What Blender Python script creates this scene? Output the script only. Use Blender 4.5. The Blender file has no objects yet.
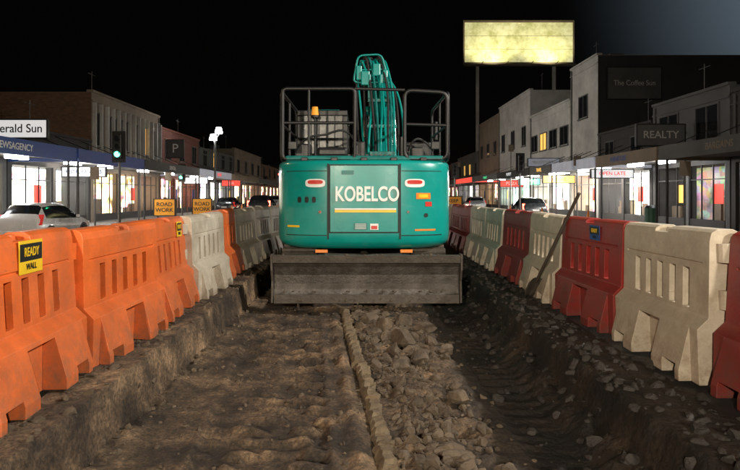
import bpy, bmesh, math, random
from mathutils import Vector, Matrix, noise
random.seed(7)
R=math.radians
sc=bpy.context.scene
COL=sc.collection

# ---------------------------------------------------------------- materials
def mat(name,col,rough=0.6,metal=0.0,var=0.25,scale=6.0,bump=0.0,bscale=40.0,emit=None,estr=0.0,dirt=0.0,dirtcol=(0.09,0.07,0.05),coat=0.0,low=None,orand=0.0,sample=False):
    m=bpy.data.materials.new(name); m.use_nodes=True
    n=m.node_tree.nodes; l=m.node_tree.links; b=n['Principled BSDF']
    tc=n.new('ShaderNodeTexCoord'); nz=n.new('ShaderNodeTexNoise')
    nz.inputs['Scale'].default_value=scale; nz.inputs['Detail'].default_value=7; nz.inputs['Roughness'].default_value=0.65
    vec=tc.outputs['Object']
    if orand:
        oi=n.new('ShaderNodeObjectInfo'); va=n.new('ShaderNodeVectorMath'); va.operation='ADD'
        ml=n.new('ShaderNodeMath'); ml.operation='MULTIPLY'; ml.inputs[1].default_value=40; l.new(oi.outputs['Random'],ml.inputs[0])
        l.new(vec,va.inputs[0]); l.new(ml.outputs[0],va.inputs[1]); vec=va.outputs[0]
    l.new(vec,nz.inputs['Vector'])
    cr=n.new('ShaderNodeValToRGB'); cr.color_ramp.elements[0].position=0.3; cr.color_ramp.elements[1].position=0.72
    a=tuple(max(0,c*(1-var)) for c in col)+(1,); c2=tuple(min(1,c*(1+var*0.6)) for c in col)+(1,)
    cr.color_ramp.elements[0].color=a; cr.color_ramp.elements[1].color=c2
    l.new(nz.outputs['Fac'],cr.inputs['Fac']); out=cr.outputs['Color']
    if orand:
        hs=n.new('ShaderNodeHueSaturation'); q=n.new('ShaderNodeMapRange'); q.inputs['To Min'].default_value=1-orand; q.inputs['To Max'].default_value=1+orand*0.4
        l.new(oi.outputs['Random'],q.inputs['Value']); l.new(q.outputs[0],hs.inputs['Value']); l.new(out,hs.inputs['Color']); out=hs.outputs['Color']
    if dirt>0:
        n2=n.new('ShaderNodeTexNoise'); n2.inputs['Scale'].default_value=scale*0.6; n2.inputs['Detail'].default_value=10; n2.inputs['Roughness'].default_value=0.75
        l.new(vec,n2.inputs['Vector'])
        r2=n.new('ShaderNodeValToRGB'); r2.color_ramp.elements[0].position=0.62-dirt*0.35; r2.color_ramp.elements[1].position=0.78-dirt*0.2
        r2.color_ramp.elements[0].color=(0,0,0,1); r2.color_ramp.elements[1].color=(dirt,dirt,dirt,1)
        l.new(n2.outputs['Fac'],r2.inputs['Fac']); fac=r2.outputs['Color']
        if low:
            sx=n.new('ShaderNodeSeparateXYZ'); l.new(tc.outputs['Object'],sx.inputs[0])
            q=n.new('ShaderNodeMapRange'); q.inputs['From Min'].default_value=low; q.inputs['From Max'].default_value=0.0
            l.new(sx.outputs['Z'],q.inputs['Value'])
            n3=n.new('ShaderNodeTexNoise'); n3.inputs['Scale'].default_value=9; n3.inputs['Detail'].default_value=9; n3.inputs['Roughness'].default_value=0.8
            l.new(vec,n3.inputs['Vector'])
            mm=n.new('ShaderNodeMath'); mm.operation='MULTIPLY_ADD'; l.new(n3.outputs['Fac'],mm.inputs[0]); mm.inputs[1].default_value=3.0; mm.inputs[2].default_value=-0.95
            mu=n.new('ShaderNodeMath'); mu.operation='MULTIPLY'; mu.use_clamp=True; l.new(q.outputs[0],mu.inputs[0]); l.new(mm.outputs[0],mu.inputs[1])
            mxx=n.new('ShaderNodeMath'); mxx.operation='MAXIMUM'; l.new(fac,mxx.inputs[0]); l.new(mu.outputs[0],mxx.inputs[1])
            mp=n.new('ShaderNodeMapping'); mp.inputs['Scale'].default_value=(1,3,26); l.new(vec,mp.inputs[0])
            n4=n.new('ShaderNodeTexNoise'); n4.inputs['Scale'].default_value=3; n4.inputs['Detail'].default_value=6; l.new(mp.outputs[0],n4.inputs['Vector'])
            r4=n.new('ShaderNodeMapRange'); r4.inputs['From Min'].default_value=0.63; r4.inputs['From Max'].default_value=0.70; r4.inputs['To Max'].default_value=0.45; l.new(n4.outputs['Fac'],r4.inputs['Value'])
            my=n.new('ShaderNodeMath'); my.operation='MAXIMUM'; l.new(mxx.outputs[0],my.inputs[0]); l.new(r4.outputs[0],my.inputs[1]); fac=my.outputs[0]
        mx=n.new('ShaderNodeMixRGB'); l.new(fac,mx.inputs['Fac']); l.new(out,mx.inputs['Color1']); mx.inputs['Color2'].default_value=dirtcol+(1,)
        out=mx.outputs['Color']
    l.new(out,b.inputs['Base Color'])
    mr=n.new('ShaderNodeMapRange'); mr.inputs['To Min'].default_value=max(0.02,rough-0.12); mr.inputs['To Max'].default_value=min(1,rough+0.15)
    l.new(nz.outputs['Fac'],mr.inputs['Value']); l.new(mr.outputs['Result'],b.inputs['Roughness'])
    b.inputs['Metallic'].default_value=metal
    if coat: b.inputs['Coat Weight'].default_value=coat
    if bump>0:
        nb=n.new('ShaderNodeTexNoise'); nb.inputs['Scale'].default_value=bscale; nb.inputs['Detail'].default_value=8; nb.inputs['Roughness'].default_value=0.7
        l.new(vec,nb.inputs['Vector'])
        bp=n.new('ShaderNodeBump'); bp.inputs['Strength'].default_value=bump; bp.inputs['Distance'].default_value=0.03
        l.new(nb.outputs['Fac'],bp.inputs['Height']); l.new(bp.outputs['Normal'],b.inputs['Normal'])
    if emit:
        b.inputs['Emission Color'].default_value=emit+(1,); b.inputs['Emission Strength'].default_value=estr
        if not sample:
            try: m.cycles.emission_sampling='NONE'
            except Exception: pass
    return m

def brickmat(name,c1,c2,mortar,scale=1.0):
    m=bpy.data.materials.new(name); m.use_nodes=True
    n=m.node_tree.nodes; l=m.node_tree.links; b=n['Principled BSDF']
    tc=n.new('ShaderNodeTexCoord'); sx=n.new('ShaderNodeSeparateXYZ'); l.new(tc.outputs['Object'],sx.inputs[0])
    ad=n.new('ShaderNodeMath'); ad.operation='ADD'; l.new(sx.outputs['X'],ad.inputs[0]); l.new(sx.outputs['Y'],ad.inputs[1])
    cb=n.new('ShaderNodeCombineXYZ'); l.new(ad.outputs[0],cb.inputs['X']); l.new(sx.outputs['Z'],cb.inputs['Y'])
    bt=n.new('ShaderNodeTexBrick'); bt.inputs['Scale'].default_value=2.2*scale
    bt.inputs['Color1'].default_value=c1+(1,); bt.inputs['Color2'].default_value=c2+(1,); bt.inputs['Mortar'].default_value=mortar+(1,)
    bt.inputs['Mortar Size'].default_value=0.015
    l.new(cb.outputs[0],bt.inputs['Vector']); l.new(bt.outputs['Color'],b.inputs['Base Color']); b.inputs['Roughness'].default_value=0.9
    return m

def interior(name,strength,tint=(1,0.95,0.85),scale=3.0):
    m=bpy.data.materials.new(name); m.use_nodes=True
    n=m.node_tree.nodes; l=m.node_tree.links; b=n['Principled BSDF']
    tc=n.new('ShaderNodeTexCoord'); mp=n.new('ShaderNodeMapping'); mp.inputs['Scale'].default_value=(1,1.6,2.6); l.new(tc.outputs['Object'],mp.inputs[0])
    vo=n.new('ShaderNodeTexVoronoi'); vo.distance='CHEBYCHEV'; vo.inputs['Scale'].default_value=scale; l.new(mp.outputs[0],vo.inputs['Vector'])
    mx=n.new('ShaderNodeMixRGB'); mx.blend_type='MIX'; mx.inputs['Fac'].default_value=0.5
    l.new(vo.outputs['Color'],mx.inputs['Color1']); mx.inputs['Color2'].default_value=tint+(1,)
    nz=n.new('ShaderNodeTexNoise'); nz.inputs['Scale'].default_value=1.0; nz.inputs['Detail'].default_value=5; l.new(tc.outputs['Object'],nz.inputs['Vector'])
    cr=n.new('ShaderNodeValToRGB'); cr.color_ramp.elements[0].position=0.36; cr.color_ramp.elements[1].position=0.6; cr.color_ramp.elements[0].color=(0.10,0.10,0.10,1)
    l.new(nz.outputs['Fac'],cr.inputs['Fac'])
    m2=n.new('ShaderNodeMixRGB'); m2.blend_type='MULTIPLY'; m2.inputs['Fac'].default_value=1; l.new(mx.outputs[0],m2.inputs['Color1']); l.new(cr.outputs[0],m2.inputs['Color2'])
    l.new(m2.outputs[0],b.inputs['Emission Color']); b.inputs['Emission Strength'].default_value=strength
    l.new(m2.outputs[0],b.inputs['Base Color'])
    try: m.cycles.emission_sampling='NONE'
    except Exception: pass
    return m

M={}
M['orange']=mat('plastic_orange',(0.84,0.165,0.03),0.36,var=0.26,scale=3,bump=0.15,bscale=14,dirt=0.45,dirtcol=(0.22,0.11,0.065),low=0.6,orand=0.15)
M['red']=mat('plastic_red',(0.30,0.022,0.018),0.36,var=0.3,scale=3,bump=0.15,bscale=14,dirt=0.45,dirtcol=(0.10,0.055,0.045),low=0.55,orand=0.2)
M['white']=mat('plastic_white',(0.66,0.60,0.49),0.4,var=0.15,scale=3,bump=0.15,bscale=14,dirt=0.65,dirtcol=(0.24,0.17,0.11),low=0.65,orand=0.12)
M['teal']=mat('teal_paint',(0.002,0.275,0.245),0.30,var=0.14,scale=2.2,dirt=0.28,dirtcol=(0.06,0.11,0.09),coat=0.45,bump=0.04,bscale=6)
M['teal_d']=mat('teal_paint_dark',(0.004,0.17,0.155),0.45,var=0.3,scale=5,dirt=0.4,dirtcol=(0.04,0.05,0.05))
M['black']=mat('black_metal',(0.010,0.010,0.011),0.45,var=0.4,scale=8)
M['rubber']=mat('rubber',(0.02,0.02,0.02),0.8,var=0.4,scale=12)
M['steel']=mat('worn_steel',(0.11,0.095,0.08),0.6,metal=0.35,var=0.45,scale=4,bump=0.5,bscale=22,dirt=0.7,dirtcol=(0.05,0.04,0.03))
M['steel_l']=mat('worn_steel_light',(0.15,0.14,0.13),0.42,metal=0.5,var=0.6,scale=5,bump=0.6,bscale=22,dirt=0.75,dirtcol=(0.055,0.045,0.036))
M['chrome']=mat('chrome_rod',(0.6,0.6,0.6),0.15,metal=1,var=0.1)
M['glass']=mat('dark_glass',(0.015,0.018,0.02),0.08,var=0.3)
M['cabglass']=mat('dusty_cab_glass',(0.02,0.024,0.024),0.3,var=0.6,scale=9)
M['whitepaint']=mat('white_paint',(0.75,0.75,0.74),0.35,var=0.1)
M['decalwhite']=mat('decal_white',(0.8,0.8,0.78),0.4,var=0.1,scale=10)
M['decalred']=mat('decal_red',(0.55,0.03,0.02),0.4,var=0.1)
M['decalyellow']=mat('decal_yellow',(0.85,0.55,0.02),0.4,var=0.15,scale=12)
M['decalorange']=mat('decal_orange',(0.8,0.22,0.02),0.4,var=0.1)
M['seam']=mat('seam_black',(0.006,0.012,0.012),0.6)
M['asphalt']=mat('asphalt',(0.035,0.034,0.035),0.38,var=0.5,scale=1.2,bump=0.35,bscale=60)
M['concrete']=mat('concrete',(0.15,0.14,0.13),0.8,var=0.35,scale=2.5,bump=0.4,bscale=30)
M['line']=mat('road_paint',(0.7,0.7,0.66),0.6,var=0.3,scale=6)
M['stone']=mat('stone',(0.15,0.112,0.076),0.9,var=0.75,scale=5,bump=0.9,bscale=24,dirt=0.75,dirtcol=(0.052,0.036,0.022))
M['stone_d']=mat('dark_stone',(0.04,0.035,0.031),0.75,var=0.6,scale=5,bump=0.9,bscale=24,dirt=0.5,dirtcol=(0.024,0.019,0.016))  # darker copy of the stone colour for the right side
M['kerb']=mat('old_kerb_concrete',(0.26,0.195,0.115),0.9,var=0.5,scale=6,bump=0.9,bscale=26,dirt=0.85,dirtcol=(0.085,0.06,0.036))
M['render_w']=mat('white_render',(0.52,0.51,0.48),0.85,var=0.3,scale=0.5,dirt=0.5,dirtcol=(0.20,0.18,0.155))
M['render_g']=mat('grey_render',(0.105,0.105,0.105),0.85,var=0.35,scale=0.5,dirt=0.4,dirtcol=(0.05,0.05,0.046))
M['render_d']=mat('dark_render',(0.04,0.038,0.037),0.85,var=0.35,scale=0.6)
M['render_b']=mat('beige_render',(0.24,0.19,0.14),0.85,var=0.3,scale=0.5,dirt=0.4,dirtcol=(0.10,0.08,0.06))
M['pole']=mat('galvanised_pole',(0.14,0.14,0.14),0.6,metal=0.4)
M['brick']=brickmat('brown_brick',(0.17,0.085,0.045),(0.11,0.06,0.035),(0.12,0.10,0.075))
M['brick2']=brickmat('red_brick',(0.20,0.06,0.04),(0.14,0.045,0.03),(0.12,0.10,0.09))
M['shop1']=interior('shop_interior_bright',15,(1,0.93,0.82),1.6)
M['shop2']=interior('shop_interior_warm',8,(1,0.60,0.28),1.2)
M['shop3']=interior('shop_interior_dim',0.35,(1,0.85,0.65),1.2)
M['shop4']=interior('shop_interior_green',8.0,(0.5,1,0.75),1.6)
M['tube']=mat('fluoro_tube',(0.9,0.9,0.9),emit=(0.95,0.98,1.0),estr=40)
M['bluesign']=mat('blue_sign',(0.02,0.05,0.18),0.4,emit=(0.04,0.12,0.55),estr=0.05)
M['yellsign']=mat('yellow_sign',(0.75,0.32,0.02),0.5,emit=(0.9,0.36,0.03),estr=0.12)
M['litwhite']=mat('lit_sign_white',(0.8,0.8,0.8),0.5,emit=(0.95,0.97,1.0),estr=0.5,var=0.1)
M['litsoft']=mat('lit_sign_soft',(0.35,0.35,0.38),0.5,emit=(0.8,0.85,1.0),estr=0.16,var=0.3,scale=2)
M['litred']=mat('lit_sign_red',(0.6,0.05,0.04),0.5,emit=(1,0.08,0.05),estr=0.8)
M['litgreen']=mat('lit_sign_green',(0.05,0.4,0.2),0.5,emit=(0.1,1,0.4),estr=0.5)
M['litamber']=mat('lit_sign_amber',(0.6,0.4,0.05),0.5,emit=(1,0.55,0.12),estr=1.0)
M['green']=mat('green_lens',(0.05,0.8,0.4),emit=(0.05,1,0.45),estr=16)
M['redlens']=mat('red_lens',(0.8,0.05,0.04),emit=(1,0.05,0.03),estr=16)
M['tail']=mat('tail_lens',(0.6,0.02,0.02),emit=(1,0.04,0.02),estr=0.25)
M['tail_on']=mat('tail_lens_lit',(0.6,0.02,0.02),emit=(1,0.05,0.03),estr=22)
M['head_on']=mat('headlamp_lit',(1,1,1),emit=(1,0.85,0.6),estr=120)
M['amber']=mat('amber_lens',(0.8,0.3,0.02),emit=(1,0.4,0.03),estr=0.3)
M['lampwhite']=mat('street_lamp_lens',(1,1,1),emit=(0.95,0.98,1),estr=60)
M['lampwarm']=mat('street_lamp_lens_warm',(1,1,1),emit=(1,0.62,0.3),estr=40)
M['green_paint']=mat('green_paint',(0.03,0.12,0.07),0.5)
M['wood']=mat('wood_handle',(0.05,0.038,0.028),0.7)
M['mud']=mat('dried_mud',(0.10,0.075,0.05),0.95,var=0.5,scale=9,bump=1.0,bscale=30)

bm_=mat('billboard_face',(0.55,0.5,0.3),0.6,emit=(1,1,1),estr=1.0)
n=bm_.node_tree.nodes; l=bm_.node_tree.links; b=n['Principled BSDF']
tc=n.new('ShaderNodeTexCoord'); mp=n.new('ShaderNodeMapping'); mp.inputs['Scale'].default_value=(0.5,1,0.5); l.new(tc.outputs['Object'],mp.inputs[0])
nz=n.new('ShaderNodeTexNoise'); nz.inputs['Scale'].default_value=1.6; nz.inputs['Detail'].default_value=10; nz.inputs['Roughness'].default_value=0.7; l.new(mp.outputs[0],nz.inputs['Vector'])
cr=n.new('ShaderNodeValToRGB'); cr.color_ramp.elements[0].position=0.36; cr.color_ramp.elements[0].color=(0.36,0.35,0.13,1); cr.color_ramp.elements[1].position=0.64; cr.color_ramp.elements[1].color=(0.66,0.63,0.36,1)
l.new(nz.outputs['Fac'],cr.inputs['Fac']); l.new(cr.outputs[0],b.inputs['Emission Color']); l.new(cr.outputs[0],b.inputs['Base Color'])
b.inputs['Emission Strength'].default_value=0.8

def soilmat():
    m=bpy.data.materials.new('trench_soil'); m.use_nodes=True
    n=m.node_tree.nodes; l=m.node_tree.links; b=n['Principled BSDF']
    tc=n.new('ShaderNodeTexCoord')
    a=n.new('ShaderNodeTexNoise'); a.inputs['Scale'].default_value=2.2; a.inputs['Detail'].default_value=12; a.inputs['Roughness'].default_value=0.7
    l.new(tc.outputs['Object'],a.inputs['Vector'])
    cr=n.new('ShaderNodeValToRGB'); e=cr.color_ramp.elements
    e[0].position=0.39; e[0].color=(0.026,0.018,0.012,1); e[1].position=0.65; e[1].color=(0.27,0.18,0.105,1)
    x=e.new(0.52); x.color=(0.095,0.064,0.039,1)
    l.new(a.outputs['Fac'],cr.inputs['Fac'])
    f=n.new('ShaderNodeTexNoise'); f.inputs['Scale'].default_value=42; f.inputs['Detail'].default_value=7; f.inputs['Roughness'].default_value=0.75
    l.new(tc.outputs['Object'],f.inputs['Vector'])
    cf=n.new('ShaderNodeValToRGB'); cf.color_ramp.elements[0].position=0.38; cf.color_ramp.elements[0].color=(0.4,0.4,0.4,1); cf.color_ramp.elements[1].position=0.62; cf.color_ramp.elements[1].color=(1.45,1.42,1.38,1)
    l.new(f.outputs['Fac'],cf.inputs['Fac'])
    mx=n.new('ShaderNodeMixRGB'); mx.blend_type='MULTIPLY'; mx.inputs['Fac'].default_value=1; l.new(cr.outputs[0],mx.inputs['Color1']); l.new(cf.outputs[0],mx.inputs['Color2'])
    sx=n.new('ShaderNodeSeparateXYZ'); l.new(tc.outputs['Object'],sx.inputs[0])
    hr=n.new('ShaderNodeMapRange'); hr.inputs['From Min'].default_value=-0.045; hr.inputs['From Max'].default_value=0.035; hr.inputs['To Min'].default_value=0.38; hr.inputs['To Max'].default_value=1.3; l.new(sx.outputs['Z'],hr.inputs['Value'])  # colour darkens hollows and lightens crests, painting in the cavity shade
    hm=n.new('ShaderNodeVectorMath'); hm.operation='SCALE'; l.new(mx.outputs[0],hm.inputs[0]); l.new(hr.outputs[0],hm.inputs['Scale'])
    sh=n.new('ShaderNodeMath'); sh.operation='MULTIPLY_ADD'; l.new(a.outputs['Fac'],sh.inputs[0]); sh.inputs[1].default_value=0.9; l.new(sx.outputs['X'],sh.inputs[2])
    wr=n.new('ShaderNodeMapRange'); wr.interpolation_type='SMOOTHSTEP'; wr.inputs['From Min'].default_value=0.95; wr.inputs['From Max'].default_value=1.6; l.new(sh.outputs[0],wr.inputs['Value'])  # right side darkened in the colour, standing in for the barriers' shadow
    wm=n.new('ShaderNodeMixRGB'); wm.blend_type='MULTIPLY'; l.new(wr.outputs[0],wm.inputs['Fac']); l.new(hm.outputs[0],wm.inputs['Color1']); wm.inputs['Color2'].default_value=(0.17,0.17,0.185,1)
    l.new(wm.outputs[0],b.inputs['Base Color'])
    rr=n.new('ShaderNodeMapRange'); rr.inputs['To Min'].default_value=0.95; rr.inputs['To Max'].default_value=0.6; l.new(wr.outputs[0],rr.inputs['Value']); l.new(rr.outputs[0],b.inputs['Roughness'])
    bp=n.new('ShaderNodeBump'); bp.inputs['Strength'].default_value=1.0; bp.inputs['Distance'].default_value=0.022
    l.new(f.outputs['Fac'],bp.inputs['Height'])
    v=n.new('ShaderNodeTexVoronoi'); v.inputs['Scale'].default_value=24; l.new(tc.outputs['Object'],v.inputs['Vector'])
    b2=n.new('ShaderNodeBump'); b2.inputs['Strength'].default_value=0.4; b2.inputs['Distance'].default_value=0.02; b2.invert=True
    l.new(v.outputs['Distance'],b2.inputs['Height']); l.new(bp.outputs[0],b2.inputs['Normal']); l.new(b2.outputs[0],b.inputs['Normal'])
    return m
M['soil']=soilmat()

# ---------------------------------------------------------------- helpers
def empty(name,loc=(0,0,0),rz=0,parent=None):
    e=bpy.data.objects.new(name,None); COL.objects.link(e); e.location=loc; e.rotation_euler=(0,0,rz)
    if parent: e.parent=parent
    return e
def meshobj(name,verts,faces,m,parent=None,smooth=False,bevel=0):
    me=bpy.data.meshes.new(name); me.from_pydata(verts,[],faces); me.update()
    o=bpy.data.objects.new(name,me); COL.objects.link(o)
    if m is not None: me.materials.append(m)
    if parent: o.parent=parent
    if smooth:
        for p in me.polygons: p.use_smooth=True
    if bevel:
        md=o.modifiers.new('bev','BEVEL'); md.width=bevel; md.segments=2; md.limit_method='ANGLE'
    return o
def box(name,x0,x1,y0,y1,z0,z1,m,parent=None,bevel=0):
    v=[(x0,y0,z0),(x1,y0,z0),(x1,y1,z0),(x0,y1,z0),(x0,y0,z1),(x1,y0,z1),(x1,y1,z1),(x0,y1,z1)]
    f=[(0,3,2,1),(4,5,6,7),(0,1,5,4),(1,2,6,5),(2,3,7,6),(3,0,4,7)]
    return meshobj(name,v,f,m,parent,bevel=bevel)
def multibox(name,lst,m,parent=None,bevel=0):
    V=[];F=[]
    for (x0,x1,y0,y1,z0,z1) in lst:
        k=len(V)
        V+=[(x0,y0,z0),(x1,y0,z0),(x1,y1,z0),(x0,y1,z0),(x0,y0,z1),(x1,y0,z1),(x1,y1,z1),(x0,y1,z1)]
        F+=[tuple(k+i for i in q) for q in [(0,3,2,1),(4,5,6,7),(0,1,5,4),(1,2,6,5),(2,3,7,6),(3,0,4,7)]]
    return meshobj(name,V,F,m,parent,bevel=bevel)
def tube(name,pts,r,m,parent=None,cyclic=False,smooth=False,res=3):
    cu=bpy.data.curves.new(name,'CURVE'); cu.dimensions='3D'; cu.bevel_depth=r; cu.bevel_resolution=res; cu.use_fill_caps=True
    if smooth:
        s=cu.splines.new('NURBS'); s.points.add(len(pts)-1)
        for i,p in enumerate(pts): s.points[i].co=(*p,1)
        s.order_u=min(4,len(pts)); s.use_endpoint_u=not cyclic; s.use_cyclic_u=cyclic; s.resolution_u=6
    else:
        s=cu.splines.new('POLY'); s.points.add(len(pts)-1)
        for i,p in enumerate(pts): s.points[i].co=(*p,1)
        s.use_cyclic_u=cyclic
    o=bpy.data.objects.new(name,cu); COL.objects.link(o); cu.materials.append(m)
    if parent: o.parent=parent
    return o
def rrect(p0,p1,p2,p3,r=0.12):
    P=[Vector(p) for p in (p0,p1,p2,p3)]; out=[]
    for i in range(4):
        a,b,c=P[i-1],P[i],P[(i+1)%4]
        d1=(a-b).normalized()*r; d2=(c-b).normalized()*r
        for t in (0,0.25,0.5,0.75,1):
            out.append(tuple((1-t)**2*(b+d1)+2*t*(1-t)*b+t*t*(b+d2)))
    return out
def cyl(name,c,r,h,axis,m,parent=None,seg=24,r2=None,bevel=0):
    r2=r if r2 is None else r2
    V=[];F=[]
    for i in range(seg):
        a=2*math.pi*i/seg
        for rr,t in ((r,-h/2),(r2,h/2)):
            p=(math.cos(a)*rr,math.sin(a)*rr,t)
            if axis=='X': p=(p[2],p[0],p[1])
            if axis=='Y': p=(p[1],p[2],p[0])
            V.append((c[0]+p[0],c[1]+p[1],c[2]+p[2]))
    for i in range(seg):
        j=(i+1)%seg; F.append((2*i,2*j,2*j+1,2*i+1))
    F.append(tuple(2*i for i in range(seg))[::-1]); F.append(tuple(2*i+1 for i in range(seg)))
    return meshobj(name,V,F,m,parent,bevel=bevel)
def prism(name,poly,x0,x1,m,parent=None,bevel=0,axis='X'):
    k=len(poly)
    if axis=='X': V=[(x0,p[0],p[1]) for p in poly]+[(x1,p[0],p[1]) for p in poly]
    else: V=[(p[0],x0,p[1]) for p in poly]+[(p[0],x1,p[1]) for p in poly]
    F=[tuple(range(k))[::-1],tuple(range(k,2*k))]+[(i,(i+1)%k,k+(i+1)%k,k+i) for i in range(k)]
    return meshobj(name,V,F,m,parent,bevel=bevel)
def text(name,s,loc,rot,size,m,parent=None,ext=0.006,off=0.0,sx=1.0):
    cu=bpy.data.curves.new(name,'FONT'); cu.body=s; cu.size=size; cu.extrude=ext; cu.offset=off; cu.align_x='CENTER'; cu.align_y='CENTER'
    o=bpy.data.objects.new(name,cu); COL.objects.link(o); o.location=loc; o.rotation_euler=rot; o.scale=(sx,1,1); cu.materials.append(m)
    if parent: o.parent=parent
    return o
def light(name,kind,loc,energy,col,size=0.3,target=None,spot=None,parent=None,blend=0.5):
    L=bpy.data.lights.new(name,kind); L.energy=energy; L.color=col
    if kind in('POINT','SPOT'): L.shadow_soft_size=size
    if kind=='AREA': L.size=size
    if kind=='SPOT': L.spot_size=R(spot or 120); L.spot_blend=blend
    o=bpy.data.objects.new(name,L); COL.objects.link(o); o.location=loc
    if target: o.rotation_euler=(Vector(target)-Vector(loc)).to_track_quat('-Z','Y').to_euler()
    if parent: o.parent=parent
    return o

# ---------------------------------------------------------------- ground, road
meshobj('ground',[(-400,-200,-0.9),(400,-200,-0.9),(400,700,-0.9),(-400,700,-0.9)],[(0,1,2,3)],M['asphalt'])
def strip(name,prof,y0,y1,m,ny=1):
    V=[];F=[]
    for j in range(ny+1):
        y=y0+(y1-y0)*j/ny
        for (x,z) in prof: V.append((x,y,z))
    k=len(prof)
    for j in range(ny):
        for i in range(k-1): F.append((j*k+i,j*k+i+1,(j+1)*k+i+1,(j+1)*k+i))
    return meshobj(name,V,F,m)
ROADZ=0.35
def rz(x):
    a=abs(x)
    return 0.35 if a<2 else 0.35-0.5*min(1,(a-2)/10)
strip('road',[(-13,rz(13)),(-12,rz(12)),(-7,rz(7)),(-1.9,0.345)],-30,400,M['asphalt'],1)
strip('road',[(2.05,0.345),(7,rz(7)),(12,rz(12)),(13,rz(13))],-30,400,M['asphalt'],1)
strip('median_road',[(-1.9,0.345),(2.05,0.345)],19,400,M['asphalt'])
strip('median_road',[(-1.9,0.345),(2.05,0.345)],-30,-1.5,M['asphalt'])
for s in(-1,1):
    box('footpath',min(s*13.0,s*40),max(s*13.0,s*40),-30,400,-0.6,0.0,M['concrete'],bevel=0.03)
def lines(name,x,w,dashes,m=M['line']):
    V=[];F=[]
    for (a,b) in dashes:
        k=len(V); z0=rz(x-w/2)+0.005; z1=rz(x+w/2)+0.005
        V+=[(x-w/2,a,z0),(x+w/2,a,z1),(x+w/2,b,z1),(x-w/2,b,z0)]; F.append((k,k+1,k+2,k+3))
    meshobj(name,V,F,m)
lines('lane_marking',6.6,0.12,[(i*9,i*9+3) for i in range(0,20)])
lines('lane_marking',-6.6,0.12,[(i*9,i*9+3) for i in range(0,20)])
lines('lane_marking',9.8,0.1,[(-20,180)])
lines('lane_marking',-9.8,0.1,[(-20,180)])

# ---------------------------------------------------------------- trench
def sstep(a,b,x):
    t=max(0,min(1,(x-a)/(b-a))); return t*t*(3-2*t)
def nz3(x,y,z,s): return noise.noise(Vector((x*s,y*s,z)))
def fr(x,y,s,o=4,seed=0.0):
    v=0;a=1;t=0
    for i in range(o):
        v+=a*noise.noise(Vector((x*s,y*s,seed+i*7.3))); t+=a; a*=0.55; s*=2.1
    return v/t
def kerbx(y): return -0.25+0.42*(8.3-y)/5.0 if y<8.3 else -0.25
def H(x,y):
    le=-1.66+0.035*fr(y,0,1.6,4,3)
    re=1.66+0.06*fr(y,0,1.3,4,9)
    w=0.035+0.03*abs(nz3(y,0,5,3))
    f=sstep(le,le+w,x)*(1-sstep(re-w-0.06,re,x))
    rb_=0.14*sstep(1.3,1.62,x)
    h=0.352*(1-f)+rb_*f*0.6
    if f<0.05: h+=0.016*fr(x,y,7,3,1)+0.022*max(0,fr(x,y,3,3,4))
    else:
        kx=kerbx(y)
        h+=0.020*fr(x,y,1.4,3,1)*f+0.017*fr(x,y,10,4,2)
        g=sstep(kx-1.22,kx-1.12,x)*(1-sstep(kx-0.40,kx-0.30,x))
        m_=max(0.0,min(1,0.7+1.8*fr(x,y,1.2,2,11)))
        yy=y+0.05*nz3(x,y,2,1.6)+0.05*x
        ph=(yy/0.19)%1.0
        c=1-abs(2*ph-1); c=sstep(0.45,0.75,c)
        col=0.5+0.5*math.cos(2*math.pi*(x-kx)/0.46)
        brk=sstep(-0.25,0.1,nz3(x,y,41,5))
        h+=g*m_*(0.06*c*brk*(0.5+0.5*col)-0.036)
        for ex in(kx-1.20,kx-0.74,kx-0.32): h+=0.03*math.exp(-((x-ex-0.02*nz3(y,0,ex,2))/0.035)**2)*(0.5+1.2*fr(x,y,4,3,33))
        g2=sstep(1.0,1.05,x)*(1-sstep(1.38,1.45,x))
        c2=1-abs(2*((y+0.02*nz3(x,y,6,3))/0.17%1.0)-1)
        h+=g2*0.04*sstep(0.4,0.8,c2)*max(0.1,min(1,0.6+1.6*fr(x,y,1.8,2,13)))-0.03*g2
        g3=sstep(kx+0.06,kx+0.22,x)*(1-sstep(0.8,1.0,x))
        h+=g3*(0.02+0.095*fr(x,y,3.6,4,17)+0.035*abs(fr(x,y,11,2,19)))
        h+=0.055*math.exp(-((x-kx+0.15)/0.06)**2)*(0.7+1.4*fr(x,y,3,3,31))
        q=sstep(re-0.34,re-0.08,x)*f
        h+=q*0.08*max(0,0.4+1.5*fr(x,y,5,4,21))
        q=(1-sstep(le+0.06,le+0.26,x))*f
        h+=q*0.06*max(0,0.4+1.5*fr(x,y,5,4,25))
    return h
xs=[];x=-1.98
while x<2.10:
    xs.append(x); x+=0.02
ys=[];y=-1.6
while y<20:
    ys.append(y); y+=0.016 if 2.4<y<5 else (0.02 if 5<=y<7.5 else (0.045 if 0<y<11 else 0.4))
V=[(x,y,H(x,y)) for y in ys for x in xs]; k=len(xs)
F=[(j*k+i,j*k+i+1,(j+1)*k+i+1,(j+1)*k+i) for j in range(len(ys)-1) for i in range(k-1)]
meshobj('trench_soil',V,F,M['soil'],smooth=True)

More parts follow.
